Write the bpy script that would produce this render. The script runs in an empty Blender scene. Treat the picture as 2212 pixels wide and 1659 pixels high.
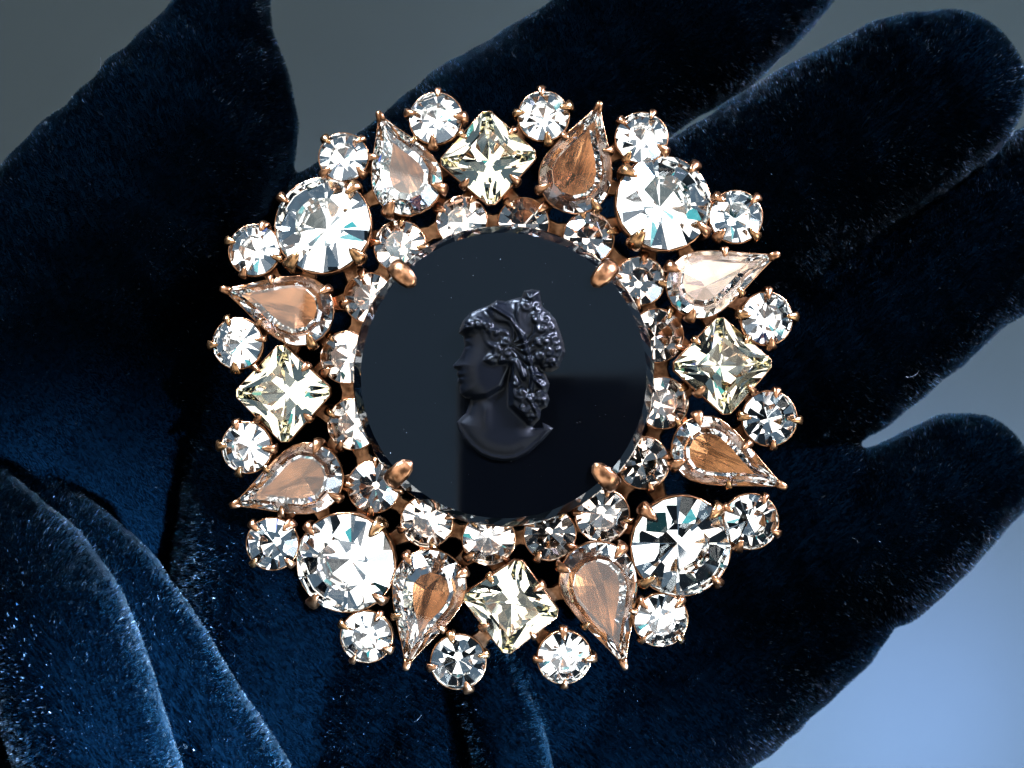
import bpy, bmesh, math, random
import numpy as np
from mathutils import Vector, Matrix, noise

random.seed(7)
rng = np.random.default_rng(7)
K = 0.001                      # everything below is written in millimetres
D = 165.0                      # camera height above the plane of the stones, mm
scene = bpy.context.scene
COL = scene.collection
R = math.radians


def M(x, y, z=0.0):
    """photo position (2212 x 1659 reading) at height z -> millimetres"""
    f = (D - z) / D / 20.0
    return Vector(((x - 1106.0) * f, (829.5 - y) * f, z))


# ------------------------------------------------------------------ camera
cam = bpy.data.cameras.new('camera')
cam.sensor_width = 36.0
cam.lens = 36.0 * D / 110.6
cam.clip_start = 0.001
cam.clip_end = 20.0
cam.dof.use_dof = True
cam.dof.focus_distance = (D - 0.3) * K
cam.dof.aperture_fstop = 44.0
cam_o = bpy.data.objects.new('camera', cam)
cam_o.location = (0, 0, D * K)
COL.objects.link(cam_o)
scene.camera = cam_o

# ------------------------------------------------------------------ world: the dim bluish ceiling and room
world = bpy.data.worlds.new('World')
scene.world = world
world.use_nodes = True
bg = world.node_tree.nodes['Background']
bg.inputs['Color'].default_value = (0.44, 0.70, 1.0, 1)
bg.inputs['Strength'].default_value = 0.25


# ------------------------------------------------------------------ lamps and added fill lights
def area(name, az, el, dist, sx, sy, radiance, col, target=(0, 0, 0), pos=None, spread=180):
    l = bpy.data.lights.new(name, 'AREA')
    l.shape = 'RECTANGLE'
    l.size = sx * K
    l.size_y = sy * K
    l.energy = radiance * math.pi * sx * sy * K * K
    l.color = col
    l.spread = R(spread)
    o = bpy.data.objects.new(name, l)
    t = Vector(target)
    if pos is None:
        p = t + Vector((math.cos(R(az)) * math.cos(R(el)), math.sin(R(az)) * math.cos(R(el)), math.sin(R(el)))) * dist
    else:
        p = Vector(pos)
    o.location = p * K
    o.rotation_euler = (t - p).to_track_quat('-Z', 'Y').to_euler()
    COL.objects.link(o)
    return o


COOL = (0.76, 0.89, 1.0)
area('key_lamp', -24, 33, 330, 150, 120, 20, COOL)
area('left_overhead_fill', 170, 58, 400, 270, 270, 3.1, (1.0, 0.97, 0.93))  # added panel; the overhead fills are sized to whiten the facets
area('top_overhead_fill', 88, 59, 400, 255, 220, 3.1, (0.95, 0.98, 1.0))  # added panel, whitens facets from the top
area('front_overhead_fill', 258, 58, 400, 320, 230, 3.1, (0.92, 0.97, 1.0))  # added front panel for more white in the stones
area('side_overhead_fill', 22, 58, 420, 180, 230, 3.0, (1.0, 0.93, 0.88))  # added side panel, whitens facets from the right
area('low_left_lamp', 205, 27, 400, 150, 120, 3.0, (0.80, 0.90, 1.0))
area('corner_overhead_fill', 318, 54, 420, 200, 220, 3.0, (0.92, 0.96, 1.0))  # added fill for whiter facets from the lower right


def spot(name, az, el, dist, size, watts, col, target):
    l = bpy.data.lights.new(name, 'SPOT')
    l.energy = watts
    l.color = col
    l.spot_size = R(size)
    l.spot_blend = 0.85
    l.shadow_soft_size = 0.015
    o = bpy.data.objects.new(name, l)
    t = Vector(target)
    p = t + Vector((math.cos(R(az)) * math.cos(R(el)), math.sin(R(az)) * math.cos(R(el)), math.sin(R(el)))) * dist
    o.location = p * K
    o.rotation_euler = (t - p).to_track_quat('-Z', 'Y').to_euler()
    COL.objects.link(o)


spot('fold_fill_spot', -36, 40, 340, 8.5, 900, (0.36, 0.62, 1.0), (-43, -39, 0))  # added narrow beam, kept to the lower-left folds
spot('front_fold_fill_spot', -36, 38, 340, 6, 450, (0.36, 0.62, 1.0), (4, -43, -6))  # second added beam, for the rim of the bottom fold
area('low_top_fill', 112, 26, 300, 70, 60, 40.0, (0.60, 0.74, 1.0), target=(-48, 34, -5), spread=24)  # added grazing light for glints on the thumb
area('low_corner_fill', 42, 26, 300, 70, 60, 50.0, (0.66, 0.72, 1.0), target=(54, 26, -5), spread=26)  # added grazing light for glints on the fingertips
area('teal_fleck_fill', 129, 58, 400, 58, 220, 0.70, (0.0, 0.75, 0.80))  # added teal panel, puts teal flecks in the facets
area('teal_fleck_fill', 49, 58, 400, 42, 190, 0.70, (0.0, 0.75, 0.80))  # added teal panel in the gap between top and side fills
area('teal_fleck_fill', 209, 58, 400, 36, 190, 0.65, (0.0, 0.75, 0.80))  # added teal panel in the gap between left and front fills
area('blue_fleck_fill', 288, 33, 380, 50, 50, 1.0, (0.05, 0.14, 1.0))  # added small panel for blue accents in the stones
area('table_lamp', 0, 0, 0, 50, 50, 31, (0.27, 0.46, 0.97), target=(45, -40, -120), pos=(88, -74, -62))

# ------------------------------------------------------------------ render settings
scene.render.engine = 'CYCLES'
cy = scene.cycles
cy.max_bounces = 16
cy.glossy_bounces = 12
cy.transmission_bounces = 14
cy.diffuse_bounces = 2
cy.transparent_max_bounces = 8
cy.caustics_reflective = True
cy.caustics_refractive = True
cy.blur_glossy = 0.0
cy.sample_clamp_indirect = 12.0
cy.use_denoising = True
cy.use_adaptive_sampling = False
vs = scene.view_settings
vs.view_transform = 'Standard'
vs.look = 'None'
vs.exposure = 0.0
vs.gamma = 1.0
vs.use_curve_mapping = False


# ------------------------------------------------------------------ materials
def mat(name):
    m = bpy.data.materials.new(name)
    m.use_nodes = True
    nt = m.node_tree
    return m, nt, nt.nodes['Principled BSDF'], nt.nodes['Material Output']


def node(nt, kind, **kw):
    n = nt.nodes.new(kind)
    for k, v in kw.items():
        if hasattr(n, k):
            setattr(n, k, v)
        else:
            n.inputs[k].default_value = v
    return n


def noise_ramp(nt, scale, c0, c1, lo=0.35, hi=0.65, detail=4, coord='Object'):
    tc = nt.nodes.new('ShaderNodeTexCoord')
    n = node(nt, 'ShaderNodeTexNoise', Scale=scale, Detail=detail)
    nt.links.new(tc.outputs[coord], n.inputs['Vector'])
    r = nt.nodes.new('ShaderNodeValToRGB')
    r.color_ramp.elements[0].position = lo
    r.color_ramp.elements[1].position = hi
    r.color_ramp.elements[0].color = (*c0, 1)
    r.color_ramp.elements[1].color = (*c1, 1)
    nt.links.new(n.outputs['Fac'], r.inputs['Fac'])
    return r, n


def metal(name, c0, c1, rough, scale=900, bump=0.25):
    m, nt, b, o = mat(name)
    r, n = noise_ramp(nt, scale, c0, c1)
    nt.links.new(r.outputs['Color'], b.inputs['Base Color'])
    b.inputs['Metallic'].default_value = 1.0
    b.inputs['Roughness'].default_value = rough
    bp = node(nt, 'ShaderNodeBump', Strength=bump, Distance=0.0001)
    n2 = node(nt, 'ShaderNodeTexNoise', Scale=scale * 2.2, Detail=3)
    tc = nt.nodes.new('ShaderNodeTexCoord')
    nt.links.new(tc.outputs['Object'], n2.inputs['Vector'])
    nt.links.new(n2.outputs['Fac'], bp.inputs['Height'])
    nt.links.new(bp.outputs['Normal'], b.inputs['Normal'])
    return m


def crystal(name, tint):
    m, nt, b, o = mat(name)
    nt.nodes.remove(b)
    g = nt.nodes.new('ShaderNodeBsdfGlass')
    g.inputs['Color'].default_value = (*tint, 1)
    g.inputs['Roughness'].default_value = 0.0
    g.inputs['IOR'].default_value = 1.57
    nt.links.new(g.outputs[0], o.inputs['Surface'])
    return m


def foil(name, col, rough):
    m, nt, b, o = mat(name)
    r, n = noise_ramp(nt, 700, tuple(c * 0.86 for c in col), col, 0.3, 0.55)
    nt.links.new(r.outputs['Color'], b.inputs['Base Color'])
    b.inputs['Metallic'].default_value = 1.0
    b.inputs['Roughness'].default_value = rough
    return m


COPPER = metal('copper_gold_metal', (0.075, 0.030, 0.012), (0.33, 0.155, 0.075), 0.28)
BRASS = metal('brassy_metal', (0.085, 0.038, 0.014), (0.32, 0.165, 0.072), 0.27)
CRYSTAL = crystal('clear_crystal', (1.0, 1.0, 1.0))
JONQUIL = crystal('pale_yellow_crystal', (1.0, 0.972, 0.875))
FOIL = foil('silver_foil', (0.93, 0.92, 0.90), 0.02)
FOIL_WARM = foil('warm_foil', (0.97, 0.90, 0.84), 0.03)  # foil tinted warmer for the inner ring
def copper_foil():
    m, nt, b, o = mat('copper_foil')
    r, n = noise_ramp(nt, 260, (0.075, 0.028, 0.010), (0.29, 0.125, 0.053), 0.32, 0.58, 5)
    n.noise_dimensions = '4D'                       # every stone has its own worn patches
    oi = nt.nodes.new('ShaderNodeObjectInfo')
    ml = node(nt, 'ShaderNodeMath', operation='MULTIPLY')
    ml.inputs[1].default_value = 40.0
    nt.links.new(oi.outputs['Random'], ml.inputs[0])
    nt.links.new(ml.outputs[0], n.inputs['W'])
    hs_ = node(nt, 'ShaderNodeHueSaturation')
    mr = nt.nodes.new('ShaderNodeMapRange')
    mr.inputs['To Min'].default_value = 0.65
    mr.inputs['To Max'].default_value = 1.35
    nt.links.new(oi.outputs['Random'], mr.inputs['Value'])
    nt.links.new(mr.outputs['Result'], hs_.inputs['Value'])
    nt.links.new(r.outputs['Color'], hs_.inputs['Color'])
    nt.links.new(hs_.outputs['Color'], b.inputs['Base Color'])
    b.inputs['Metallic'].default_value = 1.0
    b.inputs['Roughness'].default_value = 0.24
    return m


FOIL_COPPER = copper_foil()
ROSE = foil('rose_champagne_foil', (0.78, 0.56, 0.43), 0.26)

# copper foil gets long streaks
nt = FOIL_COPPER.node_tree
b = nt.nodes['Principled BSDF']
tc = nt.nodes.new('ShaderNodeTexCoord')
mp = nt.nodes.new('ShaderNodeMapping')
mp.inputs['Scale'].default_value = (120, 900, 900)
n = node(nt, 'ShaderNodeTexNoise', Scale=1.0, Detail=4)
bp = node(nt, 'ShaderNodeBump', Strength=0.6, Distance=0.0002)
nt.links.new(tc.outputs['Object'], mp.inputs['Vector'])
nt.links.new(mp.outputs['Vector'], n.inputs['Vector'])
nt.links.new(n.outputs['Fac'], bp.inputs['Height'])
nt.links.new(bp.outputs['Normal'], b.inputs['Normal'])

BLACK_GLASS, nt, b, o = mat('black_glass')
b.inputs['Base Color'].default_value = (0.0003, 0.0004, 0.0006, 1)
b.inputs['IOR'].default_value = 2.0
r, n = noise_ramp(nt, 110, (0.03,) * 3, (0.085,) * 3, 0.4, 0.75, 6)
nt.links.new(r.outputs['Color'], b.inputs['Roughness'])

RELIEF, nt, b, o = mat('satin_black_relief')
b.inputs['Base Color'].default_value = (0.0010, 0.0013, 0.002, 1)
b.inputs['Roughness'].default_value = 0.30
b.inputs['IOR'].default_value = 1.165

VELVET, nt, b, o = mat('black_velvet')
b.inputs['Base Color'].default_value = (0.0001, 0.0005, 0.0010, 1)
b.inputs['Roughness'].default_value = 1.0
b.inputs['Specular IOR Level'].default_value = 0.0
b.inputs['Sheen Weight'].default_value = 0.0
b.inputs['Sheen Roughness'].default_value = 0.4
b.inputs['Sheen Tint'].default_value = (0.35, 0.5, 0.9, 1)

PILE, nt, b, o = mat('velvet_pile_fibre')
nt.nodes.remove(b)
hi = nt.nodes.new('ShaderNodeHairInfo')
hs = []
for cols, rough, ior in ((((0.0003, 0.0016, 0.0028), (0.0013, 0.0050, 0.0088)), 0.3, 1.16), (((0.02, 0.06, 0.15), (0.15, 0.21, 0.36)), 0.3, 1.45)):  # dark pile, then paler fibres that stand in for glints
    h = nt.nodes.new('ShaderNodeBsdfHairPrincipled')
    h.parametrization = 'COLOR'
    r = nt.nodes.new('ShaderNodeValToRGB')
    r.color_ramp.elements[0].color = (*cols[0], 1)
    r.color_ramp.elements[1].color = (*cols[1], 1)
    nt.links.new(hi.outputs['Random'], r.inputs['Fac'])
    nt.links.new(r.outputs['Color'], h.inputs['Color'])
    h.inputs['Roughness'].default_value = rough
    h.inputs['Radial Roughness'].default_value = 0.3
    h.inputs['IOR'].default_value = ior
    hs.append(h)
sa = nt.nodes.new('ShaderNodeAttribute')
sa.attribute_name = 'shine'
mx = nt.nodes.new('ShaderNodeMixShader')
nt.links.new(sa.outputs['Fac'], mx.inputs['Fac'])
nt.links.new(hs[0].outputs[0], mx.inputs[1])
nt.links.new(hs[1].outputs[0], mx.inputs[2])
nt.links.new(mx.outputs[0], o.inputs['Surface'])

TABLE, nt, b, o = mat('grey_tabletop')
r, n = noise_ramp(nt, 22, (0.025, 0.041, 0.045), (0.034, 0.051, 0.055), 0.3, 0.7, 3)
nt.links.new(r.outputs['Color'], b.inputs['Base Color'])
b.inputs['Roughness'].default_value = 0.6

PHONE, nt, b, o = mat('dark_phone')
b.inputs['Base Color'].default_value = (0.004, 0.004, 0.005, 1)
b.inputs['Roughness'].default_value = 0.5
b.inputs['Specular IOR Level'].default_value = 0.2


# ------------------------------------------------------------------ mesh helpers
def mesh(name, verts, faces, mats, idx=None, smooth=False):
    me = bpy.data.meshes.new(name)
    me.from_pydata([tuple(v[k] * K for k in range(3)) for v in verts], [], faces)
    for m in mats:
        me.materials.append(m)
    if idx is not None:
        me.polygons.foreach_set('material_index', idx)
    if smooth:
        me.polygons.foreach_set('use_smooth', [True] * len(me.polygons))
    me.update()
    bm = bmesh.new()
    bm.from_mesh(me)
    bmesh.ops.recalc_face_normals(bm, faces=bm.faces)
    bm.to_mesh(me)
    bm.free()
    return me


def link(name, data, parent=None, mat4=None):
    o = bpy.data.objects.new(name, data)
    COL.objects.link(o)
    if parent is not None:
        o.parent = parent
    if mat4 is not None:
        m = mat4.copy()
        m.translation = m.translation * K
        o.matrix_local = m
    return o


def tag(o, label=None, cat=None, kind=None, group=None):
    for k, v in (('label', label), ('category', cat), ('kind', kind), ('group', group)):
        if v:
            o[k] = v
    return o


def loft(rings, close_ends=True):
    """rings of equal length -> verts, faces"""
    n = len(rings[0])
    v = [p for r_ in rings for p in r_]
    f = []
    for i in range(len(rings) - 1):
        for j in range(n):
            k = (j + 1) % n
            f.append((i * n + j, i * n + k, (i + 1) * n + k, (i + 1) * n + j))
    if close_ends:
        f.append(tuple(range(n))[::-1])
        f.append(tuple((len(rings) - 1) * n + j for j in range(n)))
    return v, f


# ------------------------------------------------------------------ tabletop
tz = -125.0
me = mesh('tabletop', [(-900, -900, tz), (900, -900, tz), (900, 900, tz), (-900, 900, tz)], [(0, 1, 2, 3)], [TABLE])
tag(link('tabletop', me), 'plain blue grey surface out of focus behind the gloved hand', 'tabletop', 'structure')


# ------------------------------------------------------------------ velvet glove
def capsule_chain(bm, pts):
    """pts: (x, y photo reading, z of axis in mm, radius in mm) joined as tapered tubes with ball joints"""
    P = [(M(x, y, z), r_) for x, y, z, r_ in pts]
    for i, (p, r_) in enumerate(P):
        bmesh.ops.create_icosphere(bm, subdivisions=3, radius=r_, matrix=Matrix.Translation(p))
    for (p, ra), (q, rb) in zip(P, P[1:]):
        d = q - p
        if d.length < 1e-3:
            continue
        m4 = Matrix.Translation((p + q) / 2) @ d.to_track_quat('Z', 'Y').to_matrix().to_4x4()
        bmesh.ops.create_cone(bm, cap_ends=True, segments=28, radius1=ra, radius2=rb, depth=d.length, matrix=m4)


bm = bmesh.new()
# index finger, leaving the frame at the top
capsule_chain(bm, [(780, 560, -19, 12), (1080, 322, -18, 11.0), (1330, 137, -17, 10.1), (1510, 20, -17, 10.4), (1650, -100, -18, 9.6)])
# middle finger
capsule_chain(bm, [(1150, 740, -20, 12), (1500, 530, -18, 11.4), (1760, 357, -15, 11.3), (1960, 228, -12, 10.2), (2022, 205, -11, 9.2)])
# ring finger
capsule_chain(bm, [(1150, 980, -20, 12), (1480, 880, -20, 11), (1760, 785, -19, 10.2), (2020, 600, -18, 9.6), (2260, 440, -17, 8.9)])
# little finger
capsule_chain(bm, [(1250, 1320, -22, 14), (1600, 1240, -20, 12.5), (1866, 1182, -18, 9.6), (2020, 1078, -17, 8.2), (2085, 1032, -17, 7.5)])
capsule_chain(bm, [(1640, 1080, -19, 10), (1740, 1050, -19, 7.5), (1812, 1022, -19, 3.4)])
# outer edge of the palm
capsule_chain(bm, [(1700, 1270, -22, 13), (1520, 1400, -23, 14), (1300, 1560, -24, 15), (1150, 1720, -25, 15)])
# palm
capsule_chain(bm, [(1250, 640, -20, 14), (1250, 900, -20.5, 15), (1220, 1150, -20.5, 15), (1150, 1450, -22, 15)])
capsule_chain(bm, [(900, 620, -19, 13), (950, 900, -20.5, 15), (920, 1200, -20.5, 15), (850, 1500, -22, 15)])
capsule_chain(bm, [(650, 800, -20, 14), (650, 1100, -20.5, 15), (620, 1350, -20, 14), (560, 1600, -20, 13)])
capsule_chain(bm, [(1000, 1400, -21, 15), (900, 1700, -21, 14), (700, 1800, -20, 14)])
# thumb and its ball
capsule_chain(bm, [(-160, 980, -14, 15), (90, 720, -15, 15.5), (290, 470, -15, 14.9), (393, 300, -13, 12.0), (435, 190, -12, 9.2), (472, 60, -11, 5.9), (492, -60, -12, 4.2)])
capsule_chain(bm, [(505, 100, -12, 4.6), (530, 190, -13, 5.0), (543, 270, -14, 5.2), (538, 345, -17, 4.9), (500, 540, -21, 9), (400, 680, -20, 12), (230, 900, -20, 14), (60, 1100, -22, 14), (250, 1050, -24, 14)])
# folds of the cuff side
capsule_chain(bm, [(60, 1090, -8, 3.8), (155, 1165, -5, 4.2), (262, 1270, -2, 4.6), (350, 1390, -1, 4.6), (432, 1530, -1, 4.7), (535, 1700, -1, 4.8)])
capsule_chain(bm, [(-80, 1110, -2, 6), (50, 1240, 4, 7.0), (125, 1370, 8, 7.6), (178, 1520, 9, 7.6), (228, 1720, 9, 7.6)])
capsule_chain(bm, [(985, 1345, -8, 3.0), (1055, 1465, -6.5, 3.6), (1090, 1570, -6, 4.0), (1120, 1700, -6, 4.2)])
capsule_chain(bm, [(-300, 1300, -10, 16), (-130, 1500, -9, 14), (-60, 1750, -8, 14)])
tmp = bpy.data.meshes.new('tmp')
bm.to_mesh(tmp)
bm.free()
tmp_o = bpy.data.objects.new('tmp', tmp)
COL.objects.link(tmp_o)
md = tmp_o.modifiers.new('remesh', 'REMESH')
md.mode = 'VOXEL'
md.voxel_size = 0.75
sm = tmp_o.modifiers.new('smooth', 'SMOOTH')
sm.factor = 0.5
sm.iterations = 6
dg = bpy.context.evaluated_depsgraph_get()
glove_me = bpy.data.meshes.new_from_object(tmp_o.evaluated_get(dg))
bpy.data.objects.remove(tmp_o)
glove_me.name = 'velvet_glove'
nv = len(glove_me.vertices)
co = np.empty(nv * 3)
glove_me.vertices.foreach_get('co', co)
co = co.reshape(-1, 3)
no = np.empty(nv * 3)
glove_me.vertices.foreach_get('normal', no)
no = no.reshape(-1, 3)
for i in range(nv):                                    # slack cloth: slow waves and small puckers
    p = Vector(co[i])
    a = noise.noise(p * 0.055) * 0.75 + noise.noise(Vector((p.x * 0.30 + p.y * 0.22, p.y * 0.12 - p.x * 0.10, p.z * 0.1))) * 0.30 + noise.noise(p * 0.6) * 0.07
    co[i] += no[i] * a
glove_me.vertices.foreach_set('co', (co * K).ravel())
glove_me.materials.clear()
glove_me.materials.append(VELVET)
glove_me.polygons.foreach_set('use_smooth', [True] * len(glove_me.polygons))
glove_me.update()
glove = tag(link('velvet_glove', glove_me), 'open palm-up hand in a dark navy black velvet glove holding the brooch', 'glove')

# velvet pile: short fibres standing on the glove
glove_me.calc_loop_triangles()
nt_ = len(glove_me.loop_triangles)
tri = np.empty(nt_ * 3, dtype=np.int64)
glove_me.loop_triangles.foreach_get('vertices', tri)
tri = tri.reshape(-1, 3)
glove_me.vertices.foreach_get('normal', no.ravel())
no = np.array([v.normal[:] for v in glove_me.vertices])
A, B, C = co[tri[:, 0]], co[tri[:, 1]], co[tri[:, 2]]
fn = np.cross(B - A, C - A)
ar = np.linalg.norm(fn, axis=1) * 0.5
fn /= np.maximum(ar[:, None] * 2, 1e-9)
cen = (A + B + C) / 3
keep = (fn[:, 2] > -0.35) & (np.abs(cen[:, 0]) < 64) & (np.abs(cen[:, 1]) < 50)
rad = np.hypot(cen[:, 0], cen[:, 1])
dens = np.where(rad < 24, 0.25, 1.0) * keep
w = ar * dens
NF = 520000
pick = rng.choice(len(w), NF, p=w / w.sum())
u, v_ = rng.random(NF), rng.random(NF)
fl = u + v_ > 1
u[fl], v_[fl] = 1 - u[fl], 1 - v_[fl]
root = A[pick] + (B - A)[pick] * u[:, None] + (C - A)[pick] * v_[:, None]
nn = no[tri[pick, 0]] * (1 - u - v_)[:, None] + no[tri[pick, 1]] * u[:, None] + no[tri[pick, 2]] * v_[:, None]
nn /= np.linalg.norm(nn, axis=1)[:, None]
# the nap leans along the fingers, with slow changes of direction and tufts
nap = np.tile(np.array([0.78, 0.60, 0.12]), (NF, 1))
q = root
swirl = np.stack([np.sin(q[:, 0] * 0.21 + 1.3 * np.sin(q[:, 1] * 0.13)), np.cos(q[:, 1] * 0.19 + 1.1 * np.sin(q[:, 0] * 0.17)), 0 * q[:, 0]], 1)
cell = np.floor(q * 2.2).astype(np.int64)
hsh = (cell[:, 0] * 73856093 ^ cell[:, 1] * 19349663 ^ cell[:, 2] * 83492791) % 65536
tuft = rng.normal(size=(65536, 3))[hsh]
d = nn + nap * 0.10 + swirl * 0.13 + tuft * 0.13 + rng.normal(size=(NF, 3)) * 0.07
d -= np.minimum(0, (d * nn).sum(1) - 0.25)[:, None] * nn
d /= np.linalg.norm(d, axis=1)[:, None]
L = 0.52 * rng.uniform(0.75, 1.15, NF)
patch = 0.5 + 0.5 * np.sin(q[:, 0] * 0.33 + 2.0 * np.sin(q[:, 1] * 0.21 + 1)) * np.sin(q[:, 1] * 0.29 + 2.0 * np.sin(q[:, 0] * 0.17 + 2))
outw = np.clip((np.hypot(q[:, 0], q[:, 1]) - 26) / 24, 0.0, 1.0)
shine = (rng.random(NF) < 0.004 + 0.085 * patch ** 2 * outw) * 1.0  # glints put in as paler, thicker fibres, patchy and mostly away from the middle
pts = np.empty((NF, 3, 3))
pts[:, 0] = root - nn * 0.05
pts[:, 1] = root + (nn * 0.45 + d * 0.55) * (L * 0.5)[:, None]
pts[:, 2] = root + d * L[:, None] + nap * (L * 0.05)[:, None]
rd = np.empty((NF, 3))
rd[:, 0] = 0.028
rd[:, 1] = 0.025
rd[:, 2] = 0.011
rd *= np.where(shine > 0, 1.5, 1.0)[:, None]
hc = bpy.data.hair_curves.new('velvet_pile')
hc.add_curves([3] * NF)
hc.attributes['position'].data.foreach_set('vector', (pts * K).ravel().astype(np.float32))
at = hc.attributes.get('radius') or hc.attributes.new('radius', 'FLOAT', 'POINT')
at.data.foreach_set('value', (rd * K).ravel().astype(np.float32))
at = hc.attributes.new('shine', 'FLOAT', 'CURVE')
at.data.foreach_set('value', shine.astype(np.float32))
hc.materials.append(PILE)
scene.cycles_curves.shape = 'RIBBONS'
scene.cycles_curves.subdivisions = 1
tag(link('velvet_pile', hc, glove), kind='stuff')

# a few loose fibres of lint
lint = []
for k in range(12):
    x, y = (1652, 470) if k == 0 else (random.uniform(60, 2150), random.uniform(40, 1620))
    if k and math.hypot(x - 1088, y - 835) < 660:
        continue
    p = M(x, y, 0)
    hit, loc, nrm, _ = glove.ray_cast(Vector((p.x, p.y, 60)) * K, Vector((0, 0, -1)))
    if not hit:
        continue
    base = loc / K + nrm * (0.75 if k else 6.0)
    if k == 0:
        base.z = 0.5
    a0, cur, ln = random.uniform(0, 6.28) if k else 1.9, random.uniform(-1.6, 1.6) if k else 1.1, random.uniform(0.8, 2.4) if k else 2.6
    pp = []
    for i in range(7):
        t = i / 6
        pp.append(base.copy())
        a_ = a0 + cur * t
        base = base + Vector((math.cos(a_), math.sin(a_), random.uniform(-0.1, 0.1))) * ln / 6
    lint.append(pp)
lc = bpy.data.hair_curves.new('lint')
lc.add_curves([7] * len(lint))
lc.attributes['position'].data.foreach_set('vector', np.array([[tuple(c * K) for c in pp] for pp in lint], dtype=np.float32).ravel())
at = lc.attributes.get('radius') or lc.attributes.new('radius', 'FLOAT', 'POINT')
at.data.foreach_set('value', np.full(7 * len(lint), 0.014 * K, dtype=np.float32))
at = lc.attributes.new('shine', 'FLOAT', 'CURVE')
at.data.foreach_set('value', np.ones(len(lint), dtype=np.float32))
lc.materials.append(PILE)
tag(link('lint', lc, glove), kind='stuff')

# ------------------------------------------------------------------ the brooch
brooch = bpy.data.objects.new('brooch', None)
COL.objects.link(brooch)
brooch.empty_display_size = 0.01
brooch.location = (0, 0, 0)
tag(brooch, 'round copper-tone brooch of clear rhinestones around a black glass cameo, lying on the velvet palm', 'brooch')


def round_gem(r_):
    """chaton: octagonal table, eight wide crown facets, eight pavilion facets down to a point"""
    v, f, ix = [], [], []
    def ring(rad_, z, off, cnt=8):
        s = len(v)
        for i in range(cnt):
            a = 2 * math.pi * (i + off) / cnt
            v.append((rad_ * r_ * math.cos(a), rad_ * r_ * math.sin(a), z * r_))
        return s
    c8 = math.cos(math.pi / 8)
    T = ring(0.54, 0.31, 0)
    sl_ = 0.31 / (1.0 - 0.54 * c8)
    zlow = sl_ * (1.0 - c8)
    G = ring(1.0, 0.0, 0, 16)                   # scalloped girdle, so that every facet is flat
    for i in range(0, 16, 2):
        v[G + i] = (v[G + i][0], v[G + i][1], zlow * r_)
    B = ring(1.0, -0.05, 0, 16)
    sp = 0.86
    for i in range(1, 16, 2):
        v[B + i] = (v[B + i][0], v[B + i][1], (-0.05 - sp * (1 - c8)) * r_)
    cu = len(v)
    v.append((0, 0, (-0.05 - sp) * r_))
    f.append(tuple(T + i for i in range(8))); ix.append(0)
    for i in range(8):
        j = (i + 1) % 8
        g0, g1, g2 = 2 * i, 2 * i + 1, (2 * i + 2) % 16
        f.append((T + i, G + g0, G + g1, G + g2, T + j)); ix.append(0)
        for a_, b_ in ((g0, g1), (g1, g2)):
            f.append((G + a_, G + b_, B + b_, B + a_)); ix.append(1)
        h1, h2 = (2 * i - 1) % 16, 2 * i + 1
        f.append((cu, B + h1, B + g0, B + h2)); ix.append(1)
    out = [(r_ * math.cos(a), r_ * math.sin(a)) for a in np.linspace(0, 2 * math.pi, 32, endpoint=False)]
    return v, f, ix, out


def square_gem(cor):
    """cor: 4 corners (mm, about the centre), anticlockwise"""
    c = [Vector((x, y)) for x, y in cor]
    s = sum(p.length for p in c) / 4
    v, f, ix = [], [], []
    def add(p, z):
        v.append((p.x, p.y, z)); return len(v) - 1
    out = []
    g = []
    for i in range(4):
        a, b_ = c[i], c[(i + 1) % 4]
        pr = c[(i - 1) % 4]
        k1 = a + (pr - a).normalized() * 0.10 * s
        k2 = a + (b_ - a).normalized() * 0.10 * s
        mid = (a + b_) / 2
        g.append((add(k1, 0), add(k2, 0), add(mid, 0)))
        out += [(k1.x, k1.y), (k2.x, k2.y), tuple(a.lerp(b_, 0.3)), tuple(mid), tuple(a.lerp(b_, 0.7))]
    T = [add(c[i] * 0.56, 0.25 * s) for i in range(4)]
    f.append(tuple(T)); ix.append(0)
    cu = add(Vector((0, 0)), -0.62 * s)
    W = [add((c[i] + c[(i + 1) % 4]) / 2 * 0.50, -0.33 * s) for i in range(4)]
    for i in range(4):
        j = (i + 1) % 4
        k1, k2, md_ = g[i]
        f.append((k1, k2, T[i])); ix.append(0)
        f.append((T[i], k2, md_)); ix.append(0)
        f.append((T[i], md_, T[j])); ix.append(0)
        f.append((T[j], md_, g[j][0])); ix.append(0)
        # pavilion: four-point star, ridges to the corners and a fold along each side
        f.append((cu, k1, k2)); ix.append(1)
        f.append((cu, k2, W[i])); ix.append(1)
        f.append((W[i], k2, md_)); ix.append(1)
        f.append((W[i], md_, g[j][0])); ix.append(1)
        f.append((cu, W[i], g[j][0])); ix.append(1)
    return v, f, ix, out


def pear_outline(r_, Lp, n_arc=14, n_side=5):
    """tip at (Lp,0), round end about the origin"""
    al = math.acos(min(0.98, r_ / Lp)) + 0.10
    pts_ = []
    for i in range(n_arc + 1):
        a = al + (2 * math.pi - 2 * al) * i / n_arc
        pts_.append(Vector((r_ * math.cos(a), r_ * math.sin(a))))
    a0, a1 = pts_[-1], pts_[0]
    tip = Vector((Lp, 0))
    def side(p, q):
        o_ = []
        for i in range(1, n_side + 1):
            t = i / (n_side + 1)
            w_ = p.lerp(q, t)
            nrm = Vector((-(q - p).y, (q - p).x)).normalized()
            if nrm.dot(w_) < 0:
                nrm = -nrm
            o_.append(w_ + nrm * (0.10 * r_ * math.sin(math.pi * t) * (1 - 1.7 * t)))
        return o_
    up = side(a1, tip)                      # from arc start towards the tip
    dn = side(a0, tip)
    return [tip] + up[::-1] + pts_ + dn     # anticlockwise from the tip


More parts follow.
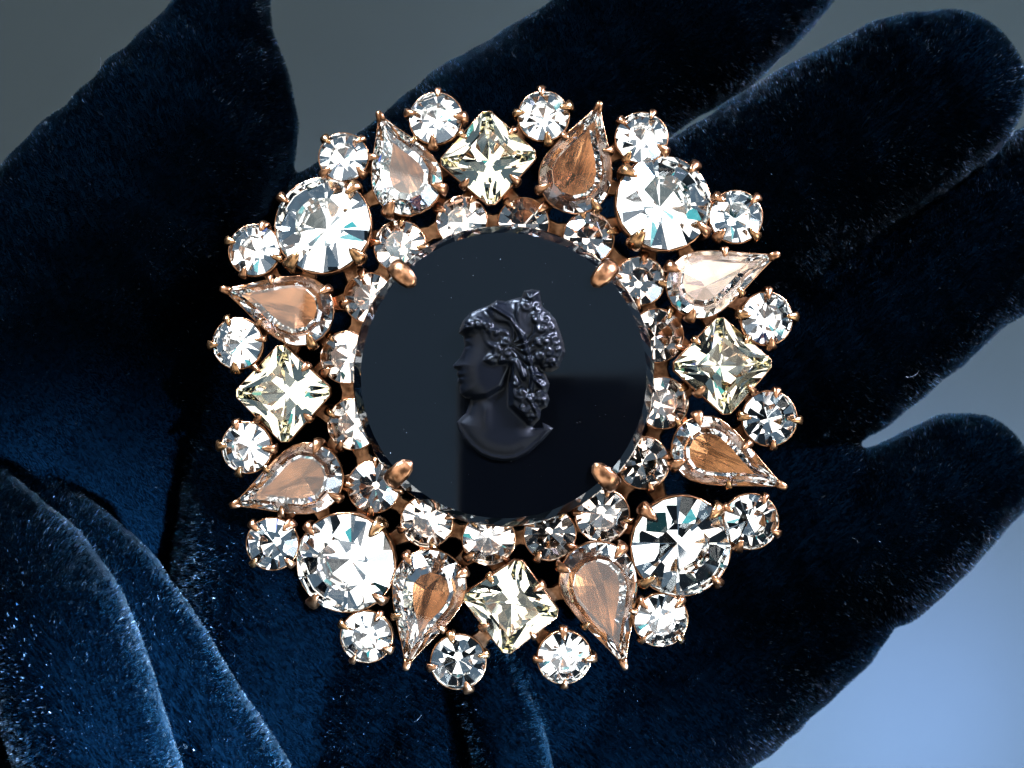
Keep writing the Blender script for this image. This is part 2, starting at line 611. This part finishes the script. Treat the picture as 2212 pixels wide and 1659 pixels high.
def pear_gem(r_, Lp, inner=0.56, lean=0.0):
    o2 = pear_outline(r_, Lp)
    n = len(o2)
    v, f, ix = [], [], []
    for p in o2:
        v.append((p.x, p.y, 0.0))
    ctr = Vector((Lp * 0.10, 0))
    T = []
    for i, p in enumerate(o2):
        q = ctr + (p - ctr) * 0.70
        T.append(len(v)); v.append((q.x, q.y, 0.30 * r_))
    # table from every second point, so that the crown facets are wide
    ev = list(range(0, n, 2))
    f.append(tuple(T[i] for i in ev)); ix.append(0)
    for k, i in enumerate(ev):
        j = ev[(k + 1) % len(ev)]
        m_ = (i + 1) % n if (i + 1) % n != j else None
        if m_ is None:
            f.append((T[i], i, j, T[j])); ix.append(0)
        else:
            f.append((T[i], i, m_)); ix.append(0)
            f.append((T[i], m_, T[j])); ix.append(0)
            f.append((T[j], m_, j)); ix.append(0)
    # pavilion: a mirror-foiled band of facets round a copper-backed teardrop with a ridge to the tip
    I = []
    c2 = Vector((Lp * 0.12, 0))
    for i in ev:
        q = c2 + (o2[i] - c2) * inner
        I.append(len(v)); v.append((q.x, q.y + lean * r_, -0.40 * r_))
    for k, i in enumerate(ev):
        k2 = (k + 1) % len(ev)
        j = ev[k2]
        m_ = (i + 1) % n if (i + 1) % n != j else None
        if m_ is None:
            f.append((I[k], i, j, I[k2])); ix.append(1)
        else:
            f.append((I[k], i, m_)); ix.append(1)
            f.append((I[k], m_, I[k2])); ix.append(1)
            f.append((I[k2], m_, j)); ix.append(1)
    b0 = len(v)
    v.append((0.10 * r_, 0.12 * r_, -0.52 * r_)); v.append((0.16 * r_, -0.10 * r_, -0.50 * r_)); v.append((0.55 * Lp, 0.03 * r_, -0.43 * r_))
    def kk(k):
        x, y = v[I[k]][0], v[I[k]][1]
        return b0 + 2 if x > 0.5 * Lp else b0 if y > 0 else b0 + 1
    for k in range(len(I)):
        k2 = (k + 1) % len(I)
        a, b_ = kk(k), kk(k2)
        f.append((I[k], I[k2], b_)); ix.append(2)
        if a != b_:
            f.append((I[k], b_, a)); ix.append(2)
    f.append((b0, b0 + 1, b0 + 2)); ix.append(2)
    return v, f, ix, [(p.x, p.y) for p in o2]


def offset(out, dist):
    n = len(out)
    res = []
    for i in range(n):
        a, b_ = Vector(out[i - 1]), Vector(out[(i + 1) % n])
        t = (b_ - a).normalized()
        nrm = Vector((t.y, -t.x))
        p = Vector(out[i]) + nrm * dist
        res.append((p.x, p.y))
    return res


def cup_mesh(out, h, zt=0.0):
    """h: depth of the stone's point below its girdle"""
    rings = []
    cx = sum(p[0] for p in out) / len(out)
    cy_ = sum(p[1] for p in out) / len(out)
    for dist, sc_, z in ((-0.03, 1, zt - 0.22), (0.02, 1, zt - 0.10), (0.10, 1, zt - 0.12), (0.16, 1, zt - 0.35), (0.16, 0.99, zt - 0.30 * h), (0.10, 0.80, zt - 0.60 * h), (0.05, 0.52, zt - 0.92 * h), (0.0, 0.32, zt - h - 0.25)):
        o2 = offset(out, dist)
        rings.append([(cx + (x - cx) * sc_, cy_ + (y - cy_) * sc_, z) for x, y in o2])
    v, f = loft(rings, False)
    n = len(out)
    f.append(tuple((len(rings) - 1) * n + j for j in range(n)))
    return mesh('setting_cup', v, f, [COPPER], smooth=True)


def prong_mesh(path, halfw, thick, matl, name='prong'):
    """path: (radial, z) points; the claw bends from outside over the stone"""
    rings = []
    ns = 8
    for i, (x, z) in enumerate(path):
        a = Vector(path[max(0, i - 1)])
        b_ = Vector(path[min(len(path) - 1, i + 1)])
        t = (b_ - a).normalized()
        nrm = Vector((t.y, -t.x))           # away from the stone
        if nrm.dot(Vector((0.6, 1))) < 0:
            nrm = -nrm
        ring_ = []
        for k in range(ns):
            an = 2 * math.pi * k / ns
            cw, ct = math.cos(an) * halfw[i], math.sin(an) * thick[i] * (1.15 if math.sin(an) > 0 else 0.7)
            ring_.append((x + nrm.x * ct, cw, z + nrm.y * ct))
        rings.append(ring_)
    v, f = loft(rings, True)
    return mesh(name, v, f, [matl], smooth=True)


P_PATH = [(0.06, -1.9), (0.36, -1.1), (0.50, -0.35), (0.48, 0.12), (0.26, 0.40), (-0.14, 0.58), (-0.58, 0.76), (-0.92, 0.88)]
P_W = [0.58, 0.62, 0.64, 0.63, 0.58, 0.48, 0.32, 0.10]
P_T = [0.22, 0.24, 0.25, 0.26, 0.25, 0.22, 0.16, 0.06]
PRONGS = [prong_mesh(P_PATH, P_W, P_T, COPPER), prong_mesh(P_PATH, P_W, P_T, BRASS)]


def add_prong(parent, x, y, ang, sc_=1.0):
    s = sc_ * random.uniform(0.72, 0.95)
    m4 = Matrix.Translation((x, y, 0)) @ Matrix.Rotation(ang + random.uniform(-0.12, 0.12), 4, 'Z') @ Matrix.Diagonal((s, s * random.uniform(0.85, 1.15), s * random.uniform(0.92, 1.08), 1))
    link('prong', random.choice(PRONGS[:1] * 2 + PRONGS[1:]), parent, m4)


def place(name, v, f, ix, mats, pos, rot, tilt, label=None):
    me = mesh(name, v, f, mats, ix)
    m4 = Matrix.Translation(pos) @ Matrix.Rotation(tilt[0], 4, 'X') @ Matrix.Rotation(tilt[1], 4, 'Y') @ Matrix.Rotation(rot, 4, 'Z')
    o = link(name, me, brooch, m4)
    tag(o, label)
    return o


CX, CY = 1088, 835


def tilt_for(x, y, out_deg, jit):
    """stones lean a little outwards"""
    a = math.atan2(-(y - CY), x - CX)
    return (-math.sin(a) * R(out_deg) * 1.0 + R(random.uniform(-jit, jit)), math.cos(a) * R(out_deg) + R(random.uniform(-jit, jit)))


def round_stone(x, y, r_px, z, angs, big=False, warm=False, out_deg=3, jit=4):
    rr = r_px / 20.0 * 1.03
    v, f, ix, out = round_gem(rr)
    rot = random.uniform(0, math.pi / 4)
    g = place('round_crystal', v, f, ix, [CRYSTAL, FOIL_WARM if warm else FOIL], M(x, y, z), rot, tilt_for(x, y, out_deg, jit))
    link('setting_cup', cup_mesh(out, 0.93 * rr), g)
    for a in angs:
        a2 = R(a) - rot
        add_prong(g, rr * math.cos(a2), rr * math.sin(a2), a2, 1.45 if big else 1.0)
    return g


OUTER = [
    (941, 255, 55, (85, 170, 0, 265)), (1174, 250, 53, (95, 175, 20, 280)), (742, 339, 51, (135, 45, 222, 318)),
    (1386, 297, 54, (140, 65, -32, 236)), (1590, 468, 55, (135, 42, -45, 228)), (549, 540, 54, (68, 160, 247, -20)),
    (1657, 688, 55, (88, 172, 4, -82)), (1663, 904, 57, (76, 176, -4, -84)), (513, 742, 53, (112, 184, 10, 266)),
    (532, 967, 53, (112, 176, -2, 254)), (588, 1175, 54, (135, 48, 225, -46)), (1622, 1127, 58, (150, 60, -24, 243)),
    (1428, 1340, 56, (135, 46, 225, -45)), (791, 1376, 54, (60, 152, 240, -27)), (990, 1430, 57, (105, 16, -70, 190)),
    (1219, 1421, 56, (92, 182, 0, 270))]
LARGE = [
    (697, 486, 101, (146, 50, 232, -42)), (1434, 438, 100, (141, 50, 234, -35)),
    (746, 1216, 104, (136, 48, 230, -44)), (1472, 1180, 105, (135, 46, 224, -45))]
INNER = [
    (997, 477, 53), (1131, 482, 53), (863, 531, 54), (1272, 513, 53), (1384, 606, 51), (795, 643, 52), (1420, 725, 56),
    (1432, 870, 54), (1391, 1000, 54), (747, 772, 54), (761, 917, 53), (807, 1052, 54), (921, 1128, 54), (1056, 1166, 55),
    (1188, 1155, 54), (1302, 1115, 56)]
PEARS = [   # tip, centre of the round end, radius
    (816, 240, 879, 389, 72), (1296, 222, 1243, 382, 74), (1681, 549, 1512, 615, 68), (1697, 1053, 1523, 971, 68),
    (478, 624, 645, 671, 71), (498, 1093, 664, 1033, 72), (876, 1445, 927, 1267, 75), (1352, 1447, 1292, 1254, 79)]
SQUARES = [
    ((1051, 238), (1159, 333), (1062, 443), (951, 350)), ((1556, 685), (1670, 784), (1570, 896), (1454, 792)),
    ((606, 745), (715, 845), (615, 956), (507, 850)), ((1121, 1209), (1206, 1326), (1094, 1414), (1001, 1289))]

for x, y, r_, angs in OUTER:
    round_stone(x, y, r_, 0.2, angs)
for x, y, r_, angs in LARGE:
    round_stone(x, y, r_, 0.5, angs, big=True, out_deg=5, jit=3)
for x, y, r_ in INNER:
    a = math.degrees(math.atan2(-(y - 820), x - 1090))
    round_stone(x, y, r_, -0.4, (a + 45, a - 45, a + 135, a - 135), warm=True, out_deg=4, jit=5)
for k_p, (tx, ty, x, y, r_) in enumerate(PEARS):
    p, t = M(x, y, 0.3), M(tx, ty, 0.3)
    Lp = (t - p).length
    rr = r_ / 20.0 * 1.05
    v, f, ix, out = pear_gem(rr, Lp, random.uniform(0.50, 0.63), random.uniform(-0.10, 0.10))
    rot = math.atan2(t.y - p.y, t.x - p.x)
    g = place('pear_crystal', v, f, ix, [CRYSTAL, FOIL, ROSE if k_p == 2 else FOIL_COPPER], p, rot, tilt_for(x, y, 3, 3), 'teardrop crystal with copper backing, point outwards')
    link('setting_cup', cup_mesh(out, 0.62 * rr), g)
    for a in (128, 232):
        add_prong(g, rr * math.cos(R(a)), rr * math.sin(R(a)), R(a), 1.25)
    sl = math.atan2(1, 0.45)
    for s_ in (1, -1):
        k = 4 if s_ > 0 else len(out) - 4
        add_prong(g, out[k][0], out[k][1], s_ * R(62), 0.95)
    cap = [[(Lp + dx, w_ * math.cos(a_), zz + w_ * 0.5 * math.sin(a_)) for a_ in np.linspace(0, 2 * math.pi, 8, endpoint=False)]
           for dx, w_, zz in ((0.28, 0.10, -0.2), (0.20, 0.26, 0.05), (-0.15, 0.42, 0.12), (-0.75, 0.50, 0.02), (-1.2, 0.40, -0.25))]
    cv, cf = loft(cap)
    link('tip_cap', mesh('tip_cap', cv, cf, [COPPER], smooth=True), g)
for cs in SQUARES:
    ps = [M(x, y, 0.3) for x, y in cs]
    c0 = sum(ps, Vector()) / 4
    cor = [((p - c0).x * 1.05, (p - c0).y * 1.05) for p in ps][::-1]
    v, f, ix, out = square_gem(cor)
    px, py = sum(c[0] for c in cs) / 4, sum(c[1] for c in cs) / 4
    g = place('square_crystal', v, f, ix, [JONQUIL, FOIL], c0, 0.0, tilt_for(px, py, 3, 2), 'pale yellow square crystal set on its corner')
    link('setting_cup', cup_mesh(out, 0.68 * Vector(cor[0]).length), g)
    for i in range(4):
        a, b_ = Vector(cor[i]), Vector(cor[(i + 1) % 4])
        t_ = 0.5
        q = a.lerp(b_, t_)
        nrm = Vector(((b_ - a).y, -(b_ - a).x)).normalized()
        add_prong(g, q.x, q.y, math.atan2(nrm.y, nrm.x), 0.95)

# back frame: bars that join neighbouring cups
allst = [(x, y, r_) for x, y, r_, _ in OUTER + LARGE] + list(INNER) + [(x, y, r_) for _, _, x, y, r_ in PEARS] + [(sum(c[0] for c in cs) / 4, sum(c[1] for c in cs) / 4, 75) for cs in SQUARES]
v, f = [], []
nb = 0
for i in range(len(allst)):
    for j in range(i):
        a, b_ = allst[i], allst[j]
        dd = math.hypot(a[0] - b_[0], a[1] - b_[1])
        if dd < a[2] + b_[2] + 42:
            z0 = -1.9 - 0.013 * (nb % 40)
            nb += 1
            p, q = M(a[0], a[1], z0), M(b_[0], b_[1], z0)
            t = (q - p).normalized()
            p, q = p + t * (a[2] / 20 * 0.74), q - t * (b_[2] / 20 * 0.74)      # from cup wall to cup wall
            s_ = Vector((-t.y, t.x, 0))
            rings = []
            for e in (0, 0.25, 0.5, 0.75, 1):
                w_ = 0.85 + 0.5 * abs(e - 0.5) * 2
                c_ = p.lerp(q, e)
                rings.append([tuple(c_ + s_ * w_), tuple(c_ + s_ * w_ * 0.8 + Vector((0, 0, 0.25))), tuple(c_ - s_ * w_ * 0.8 + Vector((0, 0, 0.25))), tuple(c_ - s_ * w_), tuple(c_ - Vector((0, 0, 0.6)))])
            bv, bf = loft(rings)
            s0 = len(v)
            v += bv
            f += [tuple(k + s0 for k in q_) for q_ in bf]
link('back_frame', mesh('back_frame', v, f, [COPPER]), brooch)

# ------------------------------------------------------------------ cameo
CZ = 1.25
cc = M(1088, 812, 4.0)
cam_m4 = Matrix.Translation((cc.x, cc.y, CZ)) @ Matrix.Rotation(R(-1.4), 4, 'X')
CR = 326.5 / 20.0 * (D - 2.6) / D
rings = []
NS = 72
prof = [(CR - 1.3, 0.0), (CR - 0.25, 0.0), (CR, 0.35), (CR, 1.35), (CR - 0.15, 1.80), (CR - 1.0, 2.70)]
for rr, z in prof:
    jj = 0.10 if 0.3 < z < 2.0 else 0.0               # hand-ground, slightly wavy edge
    rings.append([((rr - jj * random.random()) * math.cos(2 * math.pi * k / NS), (rr - jj * random.random()) * math.sin(2 * math.pi * k / NS), z + (random.uniform(-0.12, 0.12) if jj else 0)) for k in range(NS)])
v, f = loft(rings)
cameo = link('cameo', mesh('cameo', v, f, [BLACK_GLASS]), brooch, cam_m4)
tag(cameo, 'polished black glass disc carved with a bust in profile')
# seat under the cameo
rings = []
for rr, z in ((CR - 3.0, -2.6), (CR - 1.6, -1.6), (CR - 0.9, -0.35), (CR - 0.9, -0.02), (CR - 1.6, -0.02)):
    rings.append([(rr * math.cos(2 * math.pi * k / NS), rr * math.sin(2 * math.pi * k / NS), z) for k in range(NS)])
v, f = loft(rings)
link('setting_cup', mesh('setting_cup', v, f, [COPPER], smooth=True), cameo)
C_PATH = [(-0.6, -1.8), (0.25, -0.6), (0.55, 0.6), (0.55, 1.7), (0.30, 2.45), (-0.40, 2.90), (-1.45, 3.06), (-2.3, 3.00), (-2.75, 2.86)]
C_W = [0.95, 0.95, 0.95, 0.95, 1.0, 1.05, 1.0, 0.75, 0.28]
C_T = [0.26, 0.26, 0.27, 0.28, 0.28, 0.27, 0.24, 0.18, 0.07]
CP = prong_mesh(C_PATH, C_W, C_T, COPPER)
for (x, y) in ((866, 590), (1310, 588), (853, 1032), (1322, 1045)):
    a = math.atan2(-(y - 812), x - 1088)
    link('prong', CP, cameo, Matrix.Translation((CR * math.cos(a), CR * math.sin(a), 0)) @ Matrix.Rotation(a, 4, 'Z'))

# relief bust, readings taken in a close-up of the photograph (2.766 per photo pixel)
OUTL = [(190, 455), (183, 488), (222, 512), (226, 560), (232, 596), (218, 640), (188, 700), (136, 752), (140, 772), (178, 790), (166, 822),
        (170, 838), (186, 850), (172, 868), (176, 888), (196, 905), (186, 940), (196, 985), (228, 1010), (268, 1022), (262, 1070), (236, 1140),
        (158, 1212), (176, 1275), (215, 1350), (270, 1415), (350, 1478), (440, 1515), (540, 1530), (640, 1522), (740, 1470), (850, 1370),
        (944, 1266), (900, 1240), (850, 1215), (838, 1245), (790, 1250), (830, 1180), (838, 1110), (888, 1085), (906, 1030), (888, 980),
        (908, 910), (884, 850), (860, 800), (930, 800), (985, 770), (1004, 720), (1036, 645), (1022, 570), (992, 480), (955, 380),
        (900, 320), (850, 280), (832, 200), (828, 150), (770, 138), (712, 152), (690, 205), (640, 212), (560, 238), (485, 228), (425, 268),
        (340, 298), (270, 330), (215, 392)]
HAIR = [(190, 455), (183, 488), (260, 505), (350, 490), (385, 560), (430, 640), (380, 720), (440, 760), (560, 740), (600, 800), (590, 1000),
        (600, 1080), (700, 1180), (730, 1240), (790, 1250), (830, 1180), (838, 1110), (888, 1085), (906, 1030), (888, 980), (908, 910),
        (884, 850), (860, 800), (930, 800), (985, 770), (1004, 720), (1036, 645), (1022, 570), (992, 480), (955, 380), (900, 320), (850, 280),
        (832, 200), (828, 150), (770, 138), (712, 152), (690, 205), (640, 212), (560, 238), (485, 228), (425, 268), (340, 298), (270, 330), (215, 392)]
NECK = [(600, 760), (520, 930), (400, 1000), (268, 1022), (262, 1070), (236, 1140), (158, 1212), (176, 1275), (215, 1350), (270, 1415), (350, 1478),
        (440, 1515), (540, 1530), (640, 1522), (740, 1470), (850, 1370), (944, 1266), (850, 1215), (700, 1180), (600, 1080)]


def sdf(poly, X, Y):
    P_ = np.array(poly, float)
    d2 = np.full(X.shape, 1e18)
    ins = np.zeros(X.shape, bool)
    for i in range(len(P_)):
        a, b2 = P_[i], P_[(i + 1) % len(P_)]
        e = b2 - a
        t = np.clip(((X - a[0]) * e[0] + (Y - a[1]) * e[1]) / (e @ e), 0, 1)
        d2 = np.minimum(d2, (X - a[0] - t * e[0]) ** 2 + (Y - a[1] - t * e[1]) ** 2)
        cr = ((a[1] > Y) != (b2[1] > Y)) & (X < (b2[0] - a[0]) * (Y - a[1]) / (b2[1] - a[1] + 1e-12) + a[0])
        ins ^= cr
    s = np.sqrt(d2)
    return np.where(ins, s, -s)


def seg_dist(pl, X, Y):
    d2 = np.full(X.shape, 1e18)
    for a, b2 in zip(pl, pl[1:]):
        a, b2 = np.array(a, float), np.array(b2, float)
        e = b2 - a
        t = np.clip(((X - a[0]) * e[0] + (Y - a[1]) * e[1]) / (e @ e), 0, 1)
        d2 = np.minimum(d2, (X - a[0] - t * e[0]) ** 2 + (Y - a[1] - t * e[1]) ** 2)
    return np.sqrt(d2)


def sstep(x, a, b2):
    t = np.clip((x - a) / (b2 - a), 0, 1)
    return t * t * (3 - 2 * t)


gx = np.arange(100, 1080, 8.0)
gy = np.arange(110, 1570, 8.0)
X, Y = np.meshgrid(gx, gy)
so = sdf(OUTL, X, Y)
sh = sdf(HAIR, X, Y)
sn = sdf(NECK, X, Y)
dn_ = np.clip(so + 6, 0, 176) / 176
H = 1.75 * np.sqrt(np.clip(1 - (1 - dn_) ** 2, 0, 1)) ** 1.15
H += 0.35 * np.exp(-(((X - 330) / 150) ** 2 + ((Y - 760) / 190) ** 2)) * sstep(so, 0, 30)          # cheek
H -= 0.75 * sstep(sn, -30, 34) * (so > -8)                                                        # neck lies lower than the jaw
H += 0.30 * np.exp(-(((X - 400) / 40) ** 2)) * sstep(Y, 1030, 1120) * sstep(-Y, -1330, -1200)     # neck muscle
H += 0.30 * np.exp(-((so - 22) / 16) ** 2) * sstep(Y, 1220, 1330)                                 # rolled lower edge
H -= 0.32 * np.exp(-(((X - 252) / 22) ** 2 + ((Y - 600) / 12) ** 2))                              # eye socket
H += 0.18 * np.exp(-(((X - 240) / 26) ** 2 + ((Y - 560) / 12) ** 2))                              # brow
H -= 0.25 * np.exp(-(((X - 196) / 22) ** 2 + ((Y - 850) / 6) ** 2))                               # mouth
hm = sstep(sh, -14, 34)
hv = np.zeros_like(X)
# front and crown: combed waves running back from the forehead
wx = X + 26 * np.sin(Y * 0.021 + 0.6) + 14 * np.sin(X * 0.03 + Y * 0.015)
wy = Y + 22 * np.sin(X * 0.024)
ang = np.arctan2(wy - 620, wx - 620)
rad_ = np.hypot(wx - 620, wy - 620)
front = 0.22 * np.sin(ang * 11 + rad_ * 0.012) + 0.06 * np.sin(ang * 23 + rad_ * 0.03)
# back of the head and the tail: curls
curls = [(770, 190, 52), (720, 270, 48), (820, 300, 50), (800, 380, 52), (890, 370, 56), (930, 450, 52), (850, 460, 50), (960, 540, 56), (890, 560, 54), (820, 560, 48),
         (985, 640, 56), (900, 660, 54), (840, 680, 44), (950, 740, 52), (880, 760, 46), (850, 900, 48), (820, 990, 50), (870, 1030, 44), (760, 1010, 46), (790, 1120, 46),
         (760, 1200, 44), (700, 1100, 44), (680, 980, 46), (630, 900, 44), (560, 560, 46), (500, 640, 44), (580, 660, 46), (540, 720, 40), (400, 440, 44), (330, 420, 44), (260, 420, 44), (470, 500, 46)]
cv_ = np.zeros_like(X)
cw_ = np.full_like(X, 1e-3)
for k, (cx_, cy_, cr_) in enumerate(curls):
    dx, dy = X - cx_, Y - cy_
    dd = np.hypot(dx, dy)
    w_ = np.exp(-(dd / cr_) ** 2 * 1.6)
    sp_ = np.sin(dd * 0.13 + (1 if k % 2 else -1) * np.arctan2(dy, dx) + k)
    cv_ += w_ * (0.24 * sp_ + 0.40 * np.exp(-(dd / cr_) ** 2))
    cw_ += w_
hv = np.where(cw_ > 0.02, cv_ / np.maximum(cw_, 0.35), 0)
for _ in range(3):
    hp_ = np.pad(hv, 1, mode='edge')
    hv = (hp_[:-2, 1:-1] + hp_[2:, 1:-1] + hp_[1:-1, :-2] + hp_[1:-1, 2:] + 2 * hv) / 6
H += hm * (0.45 + front * np.clip(1 - cw_ * 1.2, 0.15, 1) + 1.15 * hv)
H += hm * 0.5 * np.exp(-(((X - 880) / 150) ** 2 + ((Y - 560) / 230) ** 2))
for pl, hgt, wd in (([(440, 275), (600, 380), (690, 520), (740, 700), (780, 830), (880, 838)], 0.75, 17), ([(640, 720), (700, 850)], 0.7, 20),
                    ([(780, 840), (760, 960)], 0.6, 15), ([(780, 860), (850, 930)], 0.6, 14), ([(740, 1020), (790, 1100), (830, 1190)], 0.55, 15)):
    H += hgt * np.exp(-(seg_dist(pl, X, Y) / wd) ** 2) * sstep(so, -4, 12)
H = np.where(so > -8, H, -0.3)
H = np.maximum(H, -0.3)
gi = {}
v, f = [], []
for iy in range(X.shape[0] - 1):
    for ix_ in range(X.shape[1] - 1):
        q = [(iy, ix_), (iy, ix_ + 1), (iy + 1, ix_ + 1), (iy + 1, ix_)]
        if max(so[k] for k in q) < -8:
            continue
        fi = []
        for k in q:
            if k not in gi:
                gi[k] = len(v)
                pd = ((1280 + X[k] / 2.766) / 1.3562, (800 + Y[k] / 2.766) / 1.3562)
                w_ = M(pd[0], pd[1], 4.6) - Vector((cc.x, cc.y, 0))
                v.append((w_.x, w_.y, 2.70 + max(-0.15, H[k] * 0.72)))
            fi.append(gi[k])
        f.append(tuple(fi[::-1]))
link('bust', mesh('bust', v, f, [RELIEF], smooth=True), cameo)

# dust on the polished disc
DUST, nt, b, o = mat('dust')
b.inputs['Base Color'].default_value = (0.35, 0.37, 0.40, 1)
v, f = [], []
for k in range(46):
    rr, a = (CR - 1.6) * math.sqrt(random.random()), random.uniform(0, 6.283)
    cx_, cy_, sz = rr * math.cos(a), rr * math.sin(a), random.choice((0.02, 0.025, 0.03, 0.045))
    s0 = len(v)
    v += [(cx_ + sz * random.uniform(0.6, 1.5), cy_, 2.71), (cx_, cy_ + sz, 2.71), (cx_ - sz, cy_ + sz * 0.2, 2.71), (cx_, cy_ - sz, 2.71), (cx_, cy_, 2.71 + sz)]
    f += [(s0, s0 + 1, s0 + 4), (s0 + 1, s0 + 2, s0 + 4), (s0 + 2, s0 + 3, s0 + 4), (s0 + 3, s0, s0 + 4)]
tag(link('dust', mesh('dust', v, f, [DUST]), cameo), kind='stuff')

# ------------------------------------------------------------------ the phone that shows as a dark corner in the cameo's polish
px0, py0, pw, ph, pt = -11.6, 10.0, 143.0, 70.0, 8.0


def rrect(x0, y0, x1, y1, rad_, z, n_=6):
    o_ = []
    for cx_, cy_, a0 in ((x1 - rad_, y1 - rad_, 0), (x0 + rad_, y1 - rad_, 90), (x0 + rad_, y0 + rad_, 180), (x1 - rad_, y0 + rad_, 270)):
        for i in range(n_ + 1):
            a = R(a0 + 90 * i / n_)
            o_.append((cx_ + rad_ * math.cos(a), cy_ + rad_ * math.sin(a), z))
    return o_


zb = D + 2.0
rings = [rrect(px0 + e, py0 - ph + e, px0 + pw - e, py0 - e, 2.5, z) for e, z in ((1.2, zb), (0.3, zb + 0.6), (0, zb + 1.6), (0, zb + pt - 1.6), (0.3, zb + pt - 0.6), (1.2, zb + pt))]
v, f = loft(rings)
phone = tag(link('phone', mesh('phone', v, f, [PHONE])), 'dark phone mirrored as a black corner in the cameo glass', 'phone')
lens = [[((3.6 + e) * math.cos(a), (3.6 + e) * math.sin(a), z) for a in np.linspace(0, 2 * math.pi, 32, endpoint=False)] for e, z in ((0, zb - 0.9), (0.5, zb - 0.9), (0.8, zb + 0.05), (0, zb + 0.05))]
v, f = loft(lens, False)
link('lens_ring', mesh('lens_ring', v, f, [PHONE]), phone)
